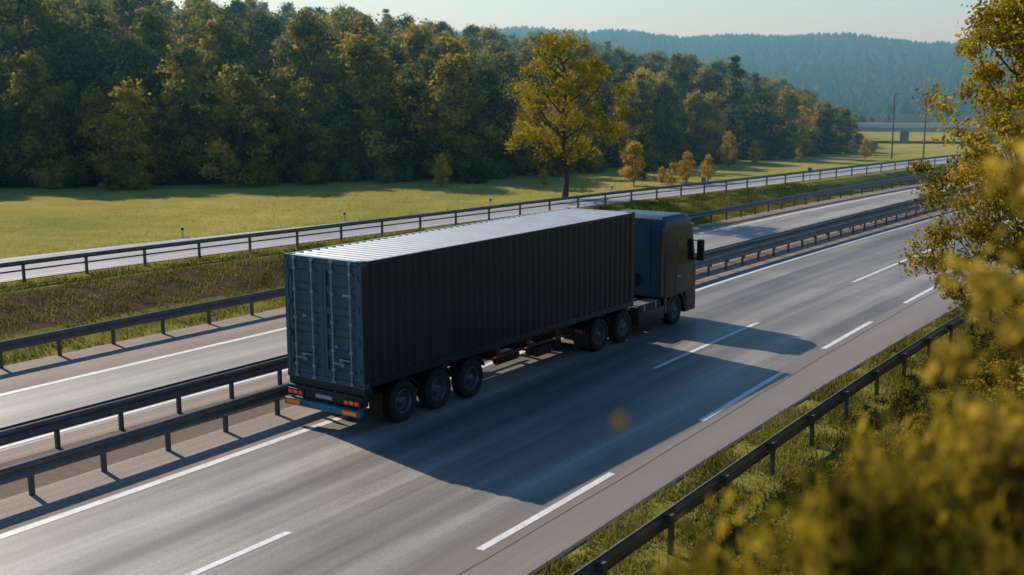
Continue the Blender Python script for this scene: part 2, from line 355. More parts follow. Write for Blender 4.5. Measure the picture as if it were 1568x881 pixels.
# ------------------------------------------------------------------ trees
def leaves(rng,C,out,size,asp=.6,wob=.7):
    n=len(C)
    nrm=out+rng.normal(size=(n,3))*wob; nrm/=np.linalg.norm(nrm,axis=1)[:,None]+1e-9
    a=np.cross(nrm,rng.normal(size=(n,3))); a/=np.linalg.norm(a,axis=1)[:,None]+1e-9
    b=np.cross(nrm,a); s=(size*rng.uniform(.6,1.35,n))[:,None]
    V=np.stack([C-a*s,C-b*s*asp,C+a*s,C+b*s*asp],1).reshape(-1,3)
    F=np.arange(4*n).reshape(n,4); return V,F
def tree_mesh(name,seed,H,R,z0,ncl,per,leaf,cr,tr,lm,shape='round',lean=0,ragged=.3,flat=.8,limbs=14):
    rng=np.random.default_rng(seed)
    VV=[];FF=[];MI=[];T=[];b=0
    def add(V,F,mi,t):
        nonlocal b
        VV.append(V);FF.append(F+b);MI.append(np.full(len(F),mi));T.append(t);b+=len(V)
    pts=[np.array([0,0,-.3])];k=7
    for j in range(1,k+1):
        pts.append(np.array([rng.normal()*.02*H+lean*j/k,rng.normal()*.02*H,H*.88*j/k]))
    for j in range(k):
        V,F=tube(pts[j],pts[j+1],tr*(1-.85*j/k)*(1.25 if j==0 else 1),tr*(1-.85*(j+1)/k),7); add(V,F,0,np.full(len(F),.3))
    def trunk_at(z):
        z=min(max(z,0),H*.87); j=min(k-1,int(z/(H*.88/k))); f=(z-j*H*.88/k)/(H*.88/k); return pts[j]*(1-f)+pts[j+1]*f
    ph=rng.uniform(0,6.28,4)
    cen=[]
    for c in range(ncl):
        t=rng.uniform(0,1)
        if shape=='round': env=(math.sin(math.pi*min(1,max(0,(t*.93+.05))**.8)))**.6
        elif shape=='cone': env=(1-t)**.8*.95+.05
        elif shape=='full': env=(1-t**2.6)**.6*(.75+.25*min(1,t*4))
        th=rng.uniform(0,2*math.pi)
        lob=1+ragged*(.6*math.sin(3*th+ph[0]+t*5)+.5*math.sin(5*th+ph[1]-t*7)+rng.normal()*.35)
        r=R*env*lob*math.sqrt(rng.uniform(.12,1))
        z=z0+(H-z0)*t
        tp=trunk_at(z); p=np.array([tp[0]+r*math.cos(th),tp[1]+r*math.sin(th),z]); cen.append((p,t,r))
    idx=rng.permutation(ncl)[:limbs*3]
    for q,ci in enumerate(idx):
        p,t,r=cen[ci]; zb=max(z0*.6,p[2]-r*rng.uniform(.6,1.1)-.05*H); q0=trunk_at(zb)
        mid=q0*.45+p*.55+np.array([0,0,-.06*H*rng.uniform(0,1)])
        rr=tr*(.34 if q<limbs else .16)
        V,F=tube(q0,mid,rr,rr*.6,5); add(V,F,0,np.full(len(F),.3))
        V,F=tube(mid,p,rr*.6,rr*.15,5); add(V,F,0,np.full(len(F),.3))
    axis=np.array([0,0,z0+(H-z0)*.45])
    for (p,t,r) in cen:
        n=int(per*rng.uniform(.5,1.4)); rad=cr*rng.uniform(.55,1.35)
        d=rng.normal(size=(n,3)); d/=np.linalg.norm(d,axis=1)[:,None]
        rr=rng.uniform(0,1,n)**.45*rad*(1+.35*rng.normal(size=n)*.6)
        C=p+d*rr[:,None]*np.array([1,1,flat])
        C[:,2]=np.maximum(C[:,2],.02)
        g=p-axis; g=g/(np.linalg.norm(g)+1e-6)
        out=d*.8+g*.5
        V,F=leaves(rng,C,out,leaf)
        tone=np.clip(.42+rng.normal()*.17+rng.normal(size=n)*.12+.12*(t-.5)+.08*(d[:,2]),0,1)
        add(V,F,1,tone)
    return fast(name,np.vstack(VV),np.vstack(FF),[M['bark'],lm],mi=np.concatenate(MI),attrs={'tone':('FACE','FLOAT',np.concatenate(T))},link=False)
def put(name,me,loc,s=1,rot=None,parent=None,sxy=1):
    o=bpy.data.objects.new(name,me); COL.objects.link(o); o.location=loc
    o.rotation_euler=(0,0,random.uniform(0,6.28) if rot is None else rot); o.scale=(s*sxy,s*sxy,s)
    if parent: o.parent=parent
    return o
fm=[]
for k in range(7):
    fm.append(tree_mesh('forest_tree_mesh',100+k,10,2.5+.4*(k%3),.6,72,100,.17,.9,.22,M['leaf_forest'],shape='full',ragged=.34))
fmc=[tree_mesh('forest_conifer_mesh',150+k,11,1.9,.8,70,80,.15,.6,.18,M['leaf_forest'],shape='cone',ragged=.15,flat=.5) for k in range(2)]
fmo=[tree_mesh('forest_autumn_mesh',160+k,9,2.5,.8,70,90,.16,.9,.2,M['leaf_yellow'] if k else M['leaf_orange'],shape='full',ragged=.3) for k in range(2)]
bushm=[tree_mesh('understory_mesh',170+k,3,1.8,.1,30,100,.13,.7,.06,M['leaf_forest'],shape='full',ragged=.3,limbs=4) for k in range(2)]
forest=empty('forest')
rng=np.random.default_rng(9)
y=-45.
while y<190:
    x0=float(edge(y)); d=0.
    while d<75:
        x=x0-d+rng.uniform(-1.5,1.5); yj=y+rng.uniform(-1.7,1.7)
        g=float(gz(x,yj)); lim=float(skyline(x,yj))-g
        h=float(np.interp(x,[-60,-42,-30,-22,40],[9.8,9.2,8.0,6.0,5.5]))*rng.uniform(.72,1.2)
        if d>5: h*=1.08
        h=min(h,lim*rng.uniform(.82,1.04))
        u=rng.uniform()
        if x>-40 and y>58: ms=fmo if u<.42 else (fmc if u<.48 else fm)
        else: ms=fmc if u<.06 else (fmo[1:] if u<.14 else fm)
        me=ms[rng.integers(len(ms))]
        if h>1.8:
            put('tree',me,(x,yj,g-.1),h/10,parent=forest,sxy=rng.uniform(.95,1.25)*(1.15 if h<6 else 1))
        if d<3:
            for q in range(2):
                xb=x+rng.uniform(.6,2.8); yb=yj+rng.uniform(-2,2)
                put('understory',bushm[rng.integers(2)],(xb,yb,float(gz(xb,yb))-.1),rng.uniform(.35,.8)*max(h,3)/9,parent=forest)
        d+=4.2*(1+d/36)
    y+=4.3 if y<110 else 8

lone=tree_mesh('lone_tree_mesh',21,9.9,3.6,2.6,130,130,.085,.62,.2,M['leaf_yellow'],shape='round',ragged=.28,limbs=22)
put('deciduous_tree',lone,(-21.5,41.6,.85),1,rot=.4)
small=[tree_mesh('young_tree_mesh',30+k,3,.85,.5,50,90,.065,.3,.05,M['leaf_orange'],shape='round' if k==0 else 'full',ragged=.2,limbs=8) for k in range(3)]
for (x,y_,h,k) in [(-22.6,52.1,2.9,0),(-20.1,55.3,2.2,1),(-19.6,57.7,1.9,2),(-20.4,53.7,1.5,1),(-21.5,54.3,1.2,2),(-24.4,76.9,2.0,1),(-24.6,71.9,2.9,2),(-22,81.1,1.3,1),(-18.3,88,1.9,0),(-19.3,92,1.5,1),(-33.2,44,2.2,2),(-27.6,48.4,1.2,1)]:
    put('young_tree',small[k],(x,y_,float(gz(x,y_))-.03),h/3)
put('deciduous_tree',fm[2],(-24.9,57.0,.85),.38)
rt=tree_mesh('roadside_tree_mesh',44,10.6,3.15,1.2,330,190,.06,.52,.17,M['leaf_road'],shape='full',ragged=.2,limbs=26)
put('roadside_tree',rt,(11.1,13.9,float(gz(11.1,13.9))-.1),1,rot=1.0)
put('roadside_tree',rt,(12.6,17.5,float(gz(12.6,17.5))-.1),.95,rot=3.0)
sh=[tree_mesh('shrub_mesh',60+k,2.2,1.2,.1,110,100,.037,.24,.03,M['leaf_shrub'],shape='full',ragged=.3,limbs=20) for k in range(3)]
for (x,y_,s,k,q) in [(15.9,-15.6,1.20,0,.5),(15.72,-15.85,1.16,2,.34),(16.42,-15.7,1.2,1,.42),(16.4,-14.8,1.2,2,.5),(16.95,-15.1,1.15,0,.45),(15.6,-14.6,.85,1,.6),(15.2,-13.2,.7,1,1),(17.0,-13.2,1.0,2,.8),(13.6,-12.4,.5,1,1),(16.4,-11.0,.85,1,1),(17.8,-11.8,1.0,0,1),(15.0,-8.5,.6,2,1),(17.0,-8.0,.8,0,1),(14.3,-5.2,.55,1,1),(16.0,-4.0,.8,2,1),(13.6,-1.0,.65,0,1),(15.5,1.0,.8,1,1)]:
    put('shrub',sh[k],(x,y_,float(gz(x,y_))-.08),s,sxy=q)
sap=tree_mesh('sapling_mesh',77,3.35,.30,2.35,26,45,.032,.13,.025,M['leaf_orange'],shape='round',ragged=.3,limbs=8)
put('sapling',sap,(16.74,-15.1,float(gz(16.74,-15.1))-.05),1)
pyd('falling_leaf',[(15.97,-16.35,7.07),(15.985,-16.34,7.095),(15.995,-16.335,7.085),(16.01,-16.34,7.07),(15.995,-16.345,7.055),(15.98,-16.35,7.05)],[(0,1,2,3,4,5)],M['leaf_orange'])
wm=[tree_mesh('weed_mesh',90+k,.9,.5,.02,30,60,.03,.16,.012,M['leaf_weed'],shape='full',ragged=.3,limbs=8) for k in range(3)]
weeds=empty('verge_vegetation')
for q in range(230):
    y_=rng.uniform(-12,34); x=float(RR(y_))+.8+abs(rng.normal())*1.9
    put('weed',wm[q%3],(x,y_,float(gz(x,y_))-.03),rng.uniform(.3,1.0),parent=weeds)
def blades(name,n,xf,y0,y1,h,seed,mat='grass_blade'):
    r=np.random.default_rng(seed); y=r.uniform(y0,y1,n); x=xf(y,r); z=gz(x,y)
    cl=np.sin(x*3.1+y*1.7)+np.sin(x*1.3-y*2.9); keep=cl+r.normal(size=n)*.9>-.6; x,y,z=x[keep],y[keep],z[keep]; n=len(x)
    th=r.uniform(0,6.28,n); hh=h*r.uniform(.4,1.3,n); w=hh*.13
    P=np.stack([x,y,z],1); a=np.stack([np.cos(th),np.sin(th),0*th],1)*w[:,None]
    tip=P+np.stack([r.normal(size=n)*.35*hh,r.normal(size=n)*.35*hh,hh],1)
    V=np.stack([P-a,P+a,tip],1).reshape(-1,3); F=np.arange(3*n).reshape(n,3)
    fast(name,V,F,[M[mat]],attrs={'tone':('FACE','FLOAT',np.clip(.45+.2*np.sin(x*2+y)+r.normal(size=n)*.2,0,1))})
blades('verge_grass',110000,lambda y,r:L3(y)+.12+r.uniform(0,1,len(y))**1.1*4.5,-12,34,.14,1)
blades('embankment_grass',80000,lambda y,r:FR(y)-.2-r.uniform(0,1,len(y))*(FR(y)-UP(y)-.2),-10,60,.15,2)
blades('meadow_grass',30000,lambda y,r:UE(y)-.1-r.uniform(0,1,len(y))**1.6*14,-5,60,.09,3,'meadow_blade')

# ------------------------------------------------------------------ far hills
hd=np.array([-.5797,.8148]); rd=np.array([.8148,.5797]); o0=np.array([17.,-18.])
HL=[-900,-400,-100,50,120,200,270,400,900]; HH=[45,42,38,31.5,31,26,19.5,14,12]
def farh(D,L): return (np.interp(L,HL,HH)-4+1.2*np.sin(L*.05)+.8*np.sin(L*.13+1))*ss(260,560,D)
Ds=np.arange(250,900,15.);Ls=np.arange(-700,800,12.)
DD,LL=np.meshgrid(Ds,Ls); Zh=farh(DD,LL)
P=o0+DD[...,None]*hd+LL[...,None]*rd
V=np.concatenate([P,Zh[...,None]],-1).reshape(-1,3); nD=len(Ds)
i=(np.arange(nD-1)[None,:]+nD*np.arange(len(Ls)-1)[:,None]).ravel()
M['hill']=paint('far_hill_woodland',(.02,.035,.025),.95,dirt=.6,scale=.02,dirtc=(.05,.07,.035),spec=.05)
M['hilltree']=leafmat('far_woodland_foliage',[(0,(.012,.028,.018)),(.6,(.03,.055,.028)),(1,(.09,.09,.035))],.0,0)
fast('hill',V,np.stack([i,i+1,i+nD+1,i+nD],1),[M['hill']],smooth=True)
n=12000; r=np.random.default_rng(3)
D=np.sqrt(r.uniform(270**2,600**2,n)); L=r.uniform(-.25,.62,n)*D
c=o0+D[:,None]*hd+L[:,None]*rd; z=farh(D,L)-.5; hh=r.uniform(3.5,6.0,n)*(.5+.5*D/600); w=hh*.5
VV=[];
for q in range(5):
    an=q*2*np.pi/5; VV.append(np.stack([c[:,0]+w*np.cos(an),c[:,1]+w*np.sin(an),z+hh*.15],1))
top=np.stack([c[:,0],c[:,1],z+hh],1); V=np.stack(VV+[top],1).reshape(-1,3)
base=np.arange(n)*6; F=np.concatenate([np.stack([base+q,base+(q+1)%5,base+5],1) for q in range(5)])
tn=np.tile(np.clip(.4+r.normal(size=n)*.22,0,1),5)
fast('distant_woodland',V,F,[M['hilltree']],attrs={'tone':('FACE','FLOAT',tn)})

m,nt,o=newmat('valley_haze'); vs=N(nt,'ShaderNodeVolumeScatter'); vs.inputs['Color'].default_value=(.30,.74,1,1)
vs.inputs['Density'].default_value=.0018; vs.inputs['Anisotropy'].default_value=.3; nt.links.new(vs.outputs[0],o.inputs['Volume'])
V=[]
for Dd in (66,1600):
    for Ll in (-1400,1400):
        for zz in (-4,75): q=o0+Dd*hd+Ll*rd; V.append((q[0],q[1],zz))
pyd('haze',V,[(0,1,3,2),(4,6,7,5),(0,4,5,1),(2,3,7,6),(0,2,6,4),(1,5,7,3)],m)

# ------------------------------------------------------------------ distant street furniture
for (x,y_,h) in [(-13.8,90.7,5.6),(-16.5,90.0,6.0)]:
    e=empty('lamp_post',(x,y_,.9))
    tubes('pole',e,M['railpost'],[((0,0,0),(0,0,h),.08,.05),((0,0,h),(.4,0,h+.06),.05,.03)])
    box('lamp_head',e,M['conc'],.3,.75,-.1,.1,h+.0,h+.1,.02)
e=empty('overpass_bridge',(-20,126,0)); e.rotation_euler=(0,0,.35)
box('deck',e,M['conc'],-18,34,-3,3,2.2,2.7,.03); box('parapet',e,M['alu'],-18,34,-3.1,-2.98,2.7,3.1)
box('parapet_back',e,M['alu'],-18,34,2.98,3.1,2.7,3.1)
for q,xx in enumerate([-16,-6,4,14,24,32]): box('pier_%d'%q,e,M['conc'],xx-.4,xx+.4,-2,2,-.3,2.2,.05)
for (y_,f,z) in [(6.5,UE,.9),(16,UE,.9),(25,UE,.9),(35,UE,.9),(-3,UE,.9),(46,UE,.9)]:
    x=float(f(y_))-.5; e=empty('delineator_post',(x,y_,z))
    box('post',e,M['white'],-.04,.04,-.035,.035,0,.5,.012); box('band',e,M['black'],-.043,.043,-.038,.038,.34,.47)
for (x,y_,z) in [(-13.6,62,.9),(-15.9,49.5,.9)]:
    e=empty('road_sign',(x,y_,z)); tubes('pole',e,M['alu'],[((0,0,0),(0,0,1.0),.03,.03)]); box('panel',e,M['signblue'],-.15,.15,-.05,-.03,.7,1.0,.005)

# ------------------------------------------------------------------ TRUCK
T=empty('container_truck')
W=2.44;Lc=12.19;zb=1.1;zt=4.0
def corr_side(name,x,sgn):
    y0,y1=.17,Lc-.17; n=41; p=(y1-y0)/n; dep=.05; prof=[]
    for k in range(n):
        s=y0+k*p; prof+= [(s,0),(s+p*.27,0),(s+p*.5,dep),(s+p*.77,dep)]
    prof.append((y1,0))
    V=[];z0,z1=zb+.17,zt-.11
    for (yy_,d) in prof: V+= [(x-sgn*(d+.012),yy_,z0),(x-sgn*(d+.012),yy_,z1)]
    F=[(2*i,2*i+2,2*i+3,2*i+1) for i in range(len(prof)-1)]
    return pyd(name,V,F,M['container'],T)
corr_side('side_panel_right',0,1); corr_side('side_panel_left',-W,-1)
fr=[(-.12,0,.0,.17,zb+.12,zt-.12),(-W,-W+.12,.0,.17,zb+.12,zt-.12),(-.12,0,Lc-.17,Lc,zb+.12,zt-.12),(-W,-W+.12,Lc-.17,Lc,zb+.12,zt-.12),
    (-.08,0,.17,Lc-.17,zt-.11,zt-.02),(-W,-W+.08,.17,Lc-.17,zt-.11,zt-.02),(-.06,0,.17,Lc-.17,zb+.01,zb+.17),(-W,-W+.06,.17,Lc-.17,zb+.01,zb+.17),
    (-W+.12,-.12,Lc-.1,Lc-.02,zt-.12,zt-.02),(-W+.12,-.12,Lc-.1,Lc-.02,zb,zb+.15)]
for q,f in enumerate(fr): box('container_frame_%d'%q,T,M['container'],*f,bev=.008,seg=1)
box('door_header',T,M['crear_skylit'],-W+.12,-.12,.0,.1,zt-.13,zt-.02,.006); box('door_sill',T,M['crear_skylit'],-W+.12,-.12,.0,.1,zb,zb+.13,.006)
box('rear_post_face_r',T,M['crear_skylit'],-.118,-.01,-.004,.0,zb+.12,zt-.12); box('rear_post_face_l',T,M['crear_skylit'],-W+.01,-W+.118,-.004,.0,zb+.12,zt-.12)
box('front_wall',T,M['container'],-W+.12,-.12,Lc-.06,Lc-.04,zb+.1,zt-.1)
for q,(x,y_,z) in enumerate([(x,y_,z) for x in(-.18,-W) for y_ in(0,Lc-.18) for z in(zb,zt-.12)]):
    box('corner_casting_%d'%q,T,M['crear_skylit'] if y_==0 else M['container'],x-.003,x+.183,y_-.006,y_+.18,z-.004,z+.124,.012)
    if y_==0: box('casting_slot_%d'%q,T,M['black'],x+.06,x+.12,-.009,-.006,z+.03,z+.09)
V=[];prof=[];n=44;y0,y1=.17,Lc-.17;p=(y1-y0)/n
for k in range(n):
    s=y0+k*p; prof+=[(s,0),(s+p*.35,0),(s+p*.5,.022),(s+p*.85,.022)]
prof.append((y1,0))
for yy_,d in prof: V+=[(-W+.08,yy_,zt-.035+d),(-.08,yy_,zt-.035+d)]
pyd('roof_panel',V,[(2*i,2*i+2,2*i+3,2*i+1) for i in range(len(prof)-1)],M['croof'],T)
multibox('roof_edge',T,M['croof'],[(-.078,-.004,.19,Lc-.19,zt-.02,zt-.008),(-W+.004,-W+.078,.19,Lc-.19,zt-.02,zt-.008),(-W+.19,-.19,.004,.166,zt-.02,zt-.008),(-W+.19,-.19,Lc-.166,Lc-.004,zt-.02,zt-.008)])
for q,(x0,x1) in enumerate([(-W+.13,-W/2-.01),(-W/2+.01,-.13)]):
    z0,z1=zb+.14,zt-.14
    multibox('door_frame_%d'%q,T,M['crear_skylit'],[(x0,x0+.09,.01,.06,z0,z1),(x1-.09,x1,.01,.06,z0,z1),(x0+.09,x1-.09,.01,.06,z1-.09,z1),(x0+.09,x1-.09,.01,.06,z0,z0+.09)])
    zz=z0+.09; H=(z1-z0-.18); npan=5; V=[];pr=[(zz,.02)]
    for k in range(npan):
        a=zz+H*k/npan; h=H/npan; pr+=[(a+h*.14,.02),(a+h*.22,.058),(a+h*.78,.058),(a+h*.86,.02)]
    pr.append((zz+H,.02))
    for (z,d) in pr: V+=[(x0+.09,d,z),(x1-.09,d,z)]
    pyd('door_panel_%d'%q,V,[(2*i,2*i+1,2*i+3,2*i+2) for i in range(len(pr)-1)],M['crear_skylit'],T)
    bx=[x0+.22,x1-.30] if q==0 else [x0+.30,x1-.22]
    bars=[];br=[];hd_=[]
    for bb in bx:
        bars.append(((bb,-.03,zb+.04),(bb,-.03,zt-.05),.022,.022))
        for z in (zb+.07,zb+.35,zb+.8,zb+1.45,zb+2.1,zt-.3,zt-.07): br.append((bb-.05,bb+.05,-.045,.01,z-.03,z+.03))
    for j,bb in enumerate(bx):
        s=1 if j==0 else -1; xs=sorted([bb,bb+s*.34]); z=zb+.52+.1*j
        hd_.append((xs[0],xs[1],-.075,-.055,z-.018,z+.018)); br.append((bb+s*.3-.05,bb+s*.3+.05,-.06,.01,z-.06,z+.02))
    tubes('locking_bars_%d'%q,T,M['bar'],bars,10); multibox('bar_brackets_%d'%q,T,M['bar'],br); multibox('bar_handles_%d'%q,T,M['bar'],hd_)
    hx=x0-.03 if q==0 else x1-.05
    multibox('hinges_%d'%q,T,M['crear_skylit'],[(hx,hx+.08,-.025,.01,z-.07,z+.07) for z in (zb+.4,zb+1.05,zb+1.8,zb+2.5)])
multibox('door_gasket',T,M['black'],[(-W/2-.01,-W/2+.01,.015,.05,zb+.14,zt-.14)])
multibox('data_plates',T,M['conc'],[(-.62,-.46,.0145,.0195,3.16,3.22),(-1.9,-1.78,.0145,.0195,2.57,2.62),(-.9,-.8,.0145,.0195,1.95,2.01)])
for q,x in enumerate((-.85,-1.67)):
    box('chassis_rail_%d'%q,T,M['chassis'],x-.07,x+.07,.3,8.2,.72,1.02,.01); box('chassis_neck_%d'%q,T,M['chassis'],x-.07,x+.07,8.2,12.0,.98,1.09,.01)
multibox('cross_members',T,M['chassis'],[(-W+.08,-.08,y_-.07,y_+.07,.92,1.085) for y_ in (.25,3.0,5.2,6.6,8.0,11.9)])
multibox('outriggers',T,M['chassis_dark'],[(-.78,-.14,y_-.04,y_+.04,.72,.92) for y_ in (5.2,6.6,8.0)]+[(-W+.14,-1.74,y_-.04,y_+.04,.72,.92) for y_ in (5.2,6.6,8.0)])
multibox('side_guard',T,M['chassis'],[(-.13,-.09,4.9,8.4,.80,.88),(-W+.09,-W+.13,4.9,8.4,.80,.88)]+[(-.17,-.13,y_,y_+.06,.6,.93) for y_ in (5.2,6.6,8.0)])
multibox('side_marker_lamps',T,M['orange'],[(-.088,-.08,y_,y_+.1,.82,.86) for y_ in (5.0,6.4,7.8)])
multibox('twistlocks',T,M['alu'],[(x,x+.12,y_,y_+.12,1.0,1.095) for x in (-.16,-W+.04) for y_ in (.12,11.9)])
for q,x in enumerate((-.45,-2.0)):
    box('landing_leg_%d'%q,T,M['chassis_dark'],x-.06,x+.06,8.55,8.69,.35,1.0,.01); box('landing_foot_%d'%q,T,M['chassis_dark'],x-.13,x+.13,8.48,8.76,.3,.35,.01)
box('tool_box',T,M['chassis_dark'],-.62,-.2,7.2,7.9,.42,.70,.02)
tubes('air_tank',T,M['chassis_dark'],[((-.45,5.6,.62),(-.45,6.5,.62),.14,.14),((-2.0,5.6,.62),(-2.0,6.5,.62),.14,.14)],14)
box('bumper_beam',T,M['bumperblue'],-W+.03,-.03,-.16,-.02,.46,.62,.015)
box('bumper_upper',T,M['black'],-W+.06,-.06,-.05,.18,.66,.92,.015)
box('rear_crossbeam',T,M['chassis_dark'],-W+.02,-.02,.02,.28,.93,1.09,.01)
multibox('bumper_brackets',T,M['chassis_dark'],[(x-.05,x+.05,-.03,.14,.5,.95) for x in (-.55,-.9,-1.55,-1.9)])
for q,x in enumerate((-.58,-W+.08)):
    box('lamp_housing_%d'%q,T,M['black'],x,x+.50,-.09,-.045,.68,.84,.012)
    for j,(a,c) in enumerate(((.02,'red'),(.18,'orange'),(.34,'red'))):
        box('tail_lamp_%d_%d'%(q,j),T,M[c],x+a,x+a+.12,-.10,-.088,.72,.80,.006)
    box('marker_plate_%d'%q,T,M['redref'],x-.02,x+.50,-.172,-.162,.475,.615,.003); box('marker_centre_%d'%q,T,M['orange'],x+.02,x+.46,-.178,-.1725,.50,.59)
box('licence_plate',T,M['conc'],-1.48,-.96,-.07,-.055,.72,.81,.003)
multibox('mud_flaps',T,M['black'],[(-.46,-.06,.62,.64,.22,.85),(-W+.06,-W+.46,.62,.64,.22,.85),(-.5,-.05,9.62,9.64,.25,.85),(-W+.05,-W+.5,9.62,9.64,.25,.85)])
def lathe(name,prof,mat,parent,cx_,cy_,cz_,sgn,n=44,smooth=True):
    V=[];t=np.arange(n)*2*np.pi/n
    for (a_,r_) in prof: V.append(np.stack([np.full(n,cx_+sgn*a_),cy_+r_*np.cos(t),cz_+r_*np.sin(t)],1))
    V=np.vstack(V); F=[]
    for k in range(len(prof)-1):
        j=np.arange(n); jn=(j+1)%n; F.append(np.stack([k*n+j,k*n+jn,(k+1)*n+jn,(k+1)*n+j],1))
    return fast(name,V,np.vstack(F),[mat],smooth=smooth,parent=parent)
TY=[(-.16,.29),(-.17,.40),(-.15,.47),(-.125,.498),(-.075,.505),(-.072,.49),(-.058,.49),(-.055,.507),(-.01,.508),(-.007,.492),(.007,.492),(.01,.508),(.055,.507),(.058,.49),(.072,.49),(.075,.505),(.125,.498),(.15,.47),(.158,.44),(.168,.40),(.162,.35),(.152,.30),(.14,.29)]
RM=[(.14,.29),(.15,.282),(.148,.27),(.10,.262),(.03,.25),(-.0,.235),(-.005,.21),(.02,.185),(.03,.135),(.045,.13),(.05,.11),(.11,.10),(.12,.085),(.122,.001)]
RMF=[(.14,.29),(.15,.282),(.148,.27),(.12,.262),(.08,.25),(.075,.22),(.11,.19),(.12,.15),(.10,.14),(.11,.12),(.16,.10),(.17,.08),(.172,.001)]
def wheel(nm,y_,x,sgn,front=False):
    w=empty(nm); w.parent=T
    lathe('tyre',TY,M['tyre'],w,x,y_,.508,sgn); lathe('rim',RMF if front else RM,M['rim'],w,x,y_,.508,sgn)
    L=[]
    for k in range(10):
        a=k*2*math.pi/10; r_=.165; b0=.115 if front else .025
        L.append(((x+sgn*b0,y_+r_*math.cos(a),.508+r_*math.sin(a)),(x+sgn*(b0+.035),y_+r_*math.cos(a),.508+r_*math.sin(a)),.014,.010))
    tubes('nuts',w,M['alu'],L,6)
for k,y_ in enumerate((1.40,2.72,4.04)):
    wheel('trailer_wheel_r%d'%k,y_,-.22,1); wheel('trailer_wheel_l%d'%k,y_,-W+.22,-1)
    tubes('axle_%d'%k,T,M['chassis_dark'],[((-.2,y_,.508),(-W+.2,y_,.508),.07,.07)],10)
for k,y_ in enumerate((10.3,11.72)):
    wheel('tractor_wheel_r%d'%k,y_,-.22,1,front=(k==1)); wheel('tractor_wheel_l%d'%k,y_,-W+.22,-1,front=(k==1))
    if k==0:
        lathe('inner_tyre_r',TY,M['tyre'],T,-.58,y_,.508,1); lathe('inner_tyre_l',TY,M['tyre'],T,-W+.58,y_,.508,-1)
    tubes('drive_axle_%d'%k,T,M['chassis_dark'],[((-.2,y_,.508),(-W+.2,y_,.508),.09,.09)],10)
wheel('steer_wheel_r',15.07,-.22,1,True); wheel('steer_wheel_l',15.07,-W+.22,-1,True)
def arch(nm,y_,x0,x1,r_,a0,a1,mat,th=.025):
    n=16;V=[]
    for k in range(n+1):
        a=math.radians(a0+(a1-a0)*k/n)
        for x in (x0,x1):
            for rr in (r_,r_+th): V.append((x,y_+rr*math.cos(a),.508+rr*math.sin(a)))
    F=[]
    for k in range(n):
        b=4*k; F+=[(b,b+4,b+5,b+1),(b+2,b+3,b+7,b+6),(b+1,b+5,b+7,b+3),(b,b+2,b+6,b+4)]
    F+=[(0,1,3,2),(4*n,4*n+2,4*n+3,4*n+1)]
    pyd(nm,V,F,mat,T)
for s,(x0,x1) in enumerate(((-.42,-.03),(-W+.03,-W+.42))):
    for k,y_ in enumerate((1.40,2.72,4.04)): arch('trailer_mudguard_%d_%d'%(s,k),y_,x0,x1,.545,25,155,M['black'])
    for k,y_ in enumerate((10.3,11.72)): arch('tractor_mudguard_%d_%d'%(s,k),y_,x0-.3*(1-s)*(k==0),x1+.3*s*(k==0),.56,20,160,M['black'])
    arch('front_arch_%d'%s,15.07,x0-.05,x1+.02,.59,-5,185,M['cab'],.05)
for q,x in enumerate((-.8,-1.64)): box('tractor_rail_%d'%q,T,M['chassis_dark'],x-.05,x+.05,9.5,15.9,.68,.93,.01)
multibox('tractor_cross',T,M['chassis_dark'],[(-1.6,-.84,y_-.06,y_+.06,.7,.9) for y_ in (9.6,11.0,12.6,13.8)])
box('fifth_wheel',T,M['black'],-1.68,-.76,10.5,11.5,.935,.975,.01)
box('tractor_lamp_bar',T,M['black'],-W+.1,-.1,9.46,9.54,.66,.82,.01)
for q,x in enumerate((-.40,-W+.14)): box('tractor_lamp_%d'%q,T,M['redref'],x,x+.26,9.435,9.459,.69,.79,.01)
box('fuel_tank_r',T,M['chassis_dark'],-.66,-.06,12.62,14.12,.36,.98,.07,3)
box('fuel_tank_l',T,M['alu'],-W+.06,-W+.66,12.62,14.12,.36,.98,.07,3)
box('tank_step',T,M['alu'],-.6,-.1,12.7,14.0,.985,1.0,.004); box('catwalk',T,M['alu'],-1.9,-.7,12.4,13.7,1.0,1.03,.005)
multibox('tank_straps',T,M['alu'],[(-.67,-.05,y_,y_+.05,.355,.984) for y_ in (12.95,13.7)])
box('side_skirt_r',T,M['cab'],-.05,-.02,12.55,14.25,.34,.78,.008)
box('battery_box',T,M['chassis_dark'],-W+.05,-W+.6,12.3,12.6,.4,.95,.02)
sl=[(1.02,14.2,16.42,1.22,.14),(1.10,14.2,16.48,1.235,.15),(1.6,14.2,16.50,1.24,.16),(1.98,14.2,16.47,1.24,.16),(2.06,14.2,16.45,1.24,.16),(2.85,14.2,16.30,1.215,.16),(2.93,14.2,16.29,1.21,.16),(3.2,14.2,16.22,1.20,.17),(3.42,14.2,16.12,1.18,.18),(3.56,14.22,15.98,1.14,.2),(3.64,14.28,15.75,1.07,.2),(3.67,14.4,15.4,.94,.16)]
cxc=-W/2
def rring(z,yb,yf,hw,rad):
    pts=[]
    rb=.05
    for (cx_,cy_,r_,a0) in ((hw-rad,yf-rad,rad,0),(-hw+rad,yf-rad,rad,90),(-hw+rb,yb+rb,rb,180),(hw-rb,yb+rb,rb,270)):
        for k in range(7):
            a=math.radians(a0+15*k); pts.append((cxc+cx_+r_*math.cos(a),cy_+r_*math.sin(a),z))
    return pts
V=[];n=28
for s_ in sl: V+=rring(*s_)
F=[];mi=[]
for k in range(len(sl)-1):
    for j in range(n):
        F.append((k*n+j,k*n+(j+1)%n,(k+1)*n+(j+1)%n,(k+1)*n+j))
        mi.append(1 if (2<=j<=10 and k==4) else (2 if j in(17,18,19,20,21,22,23) else 0))
me=bpy.data.meshes.new('cab_shell'); top=(len(sl)-1)*n
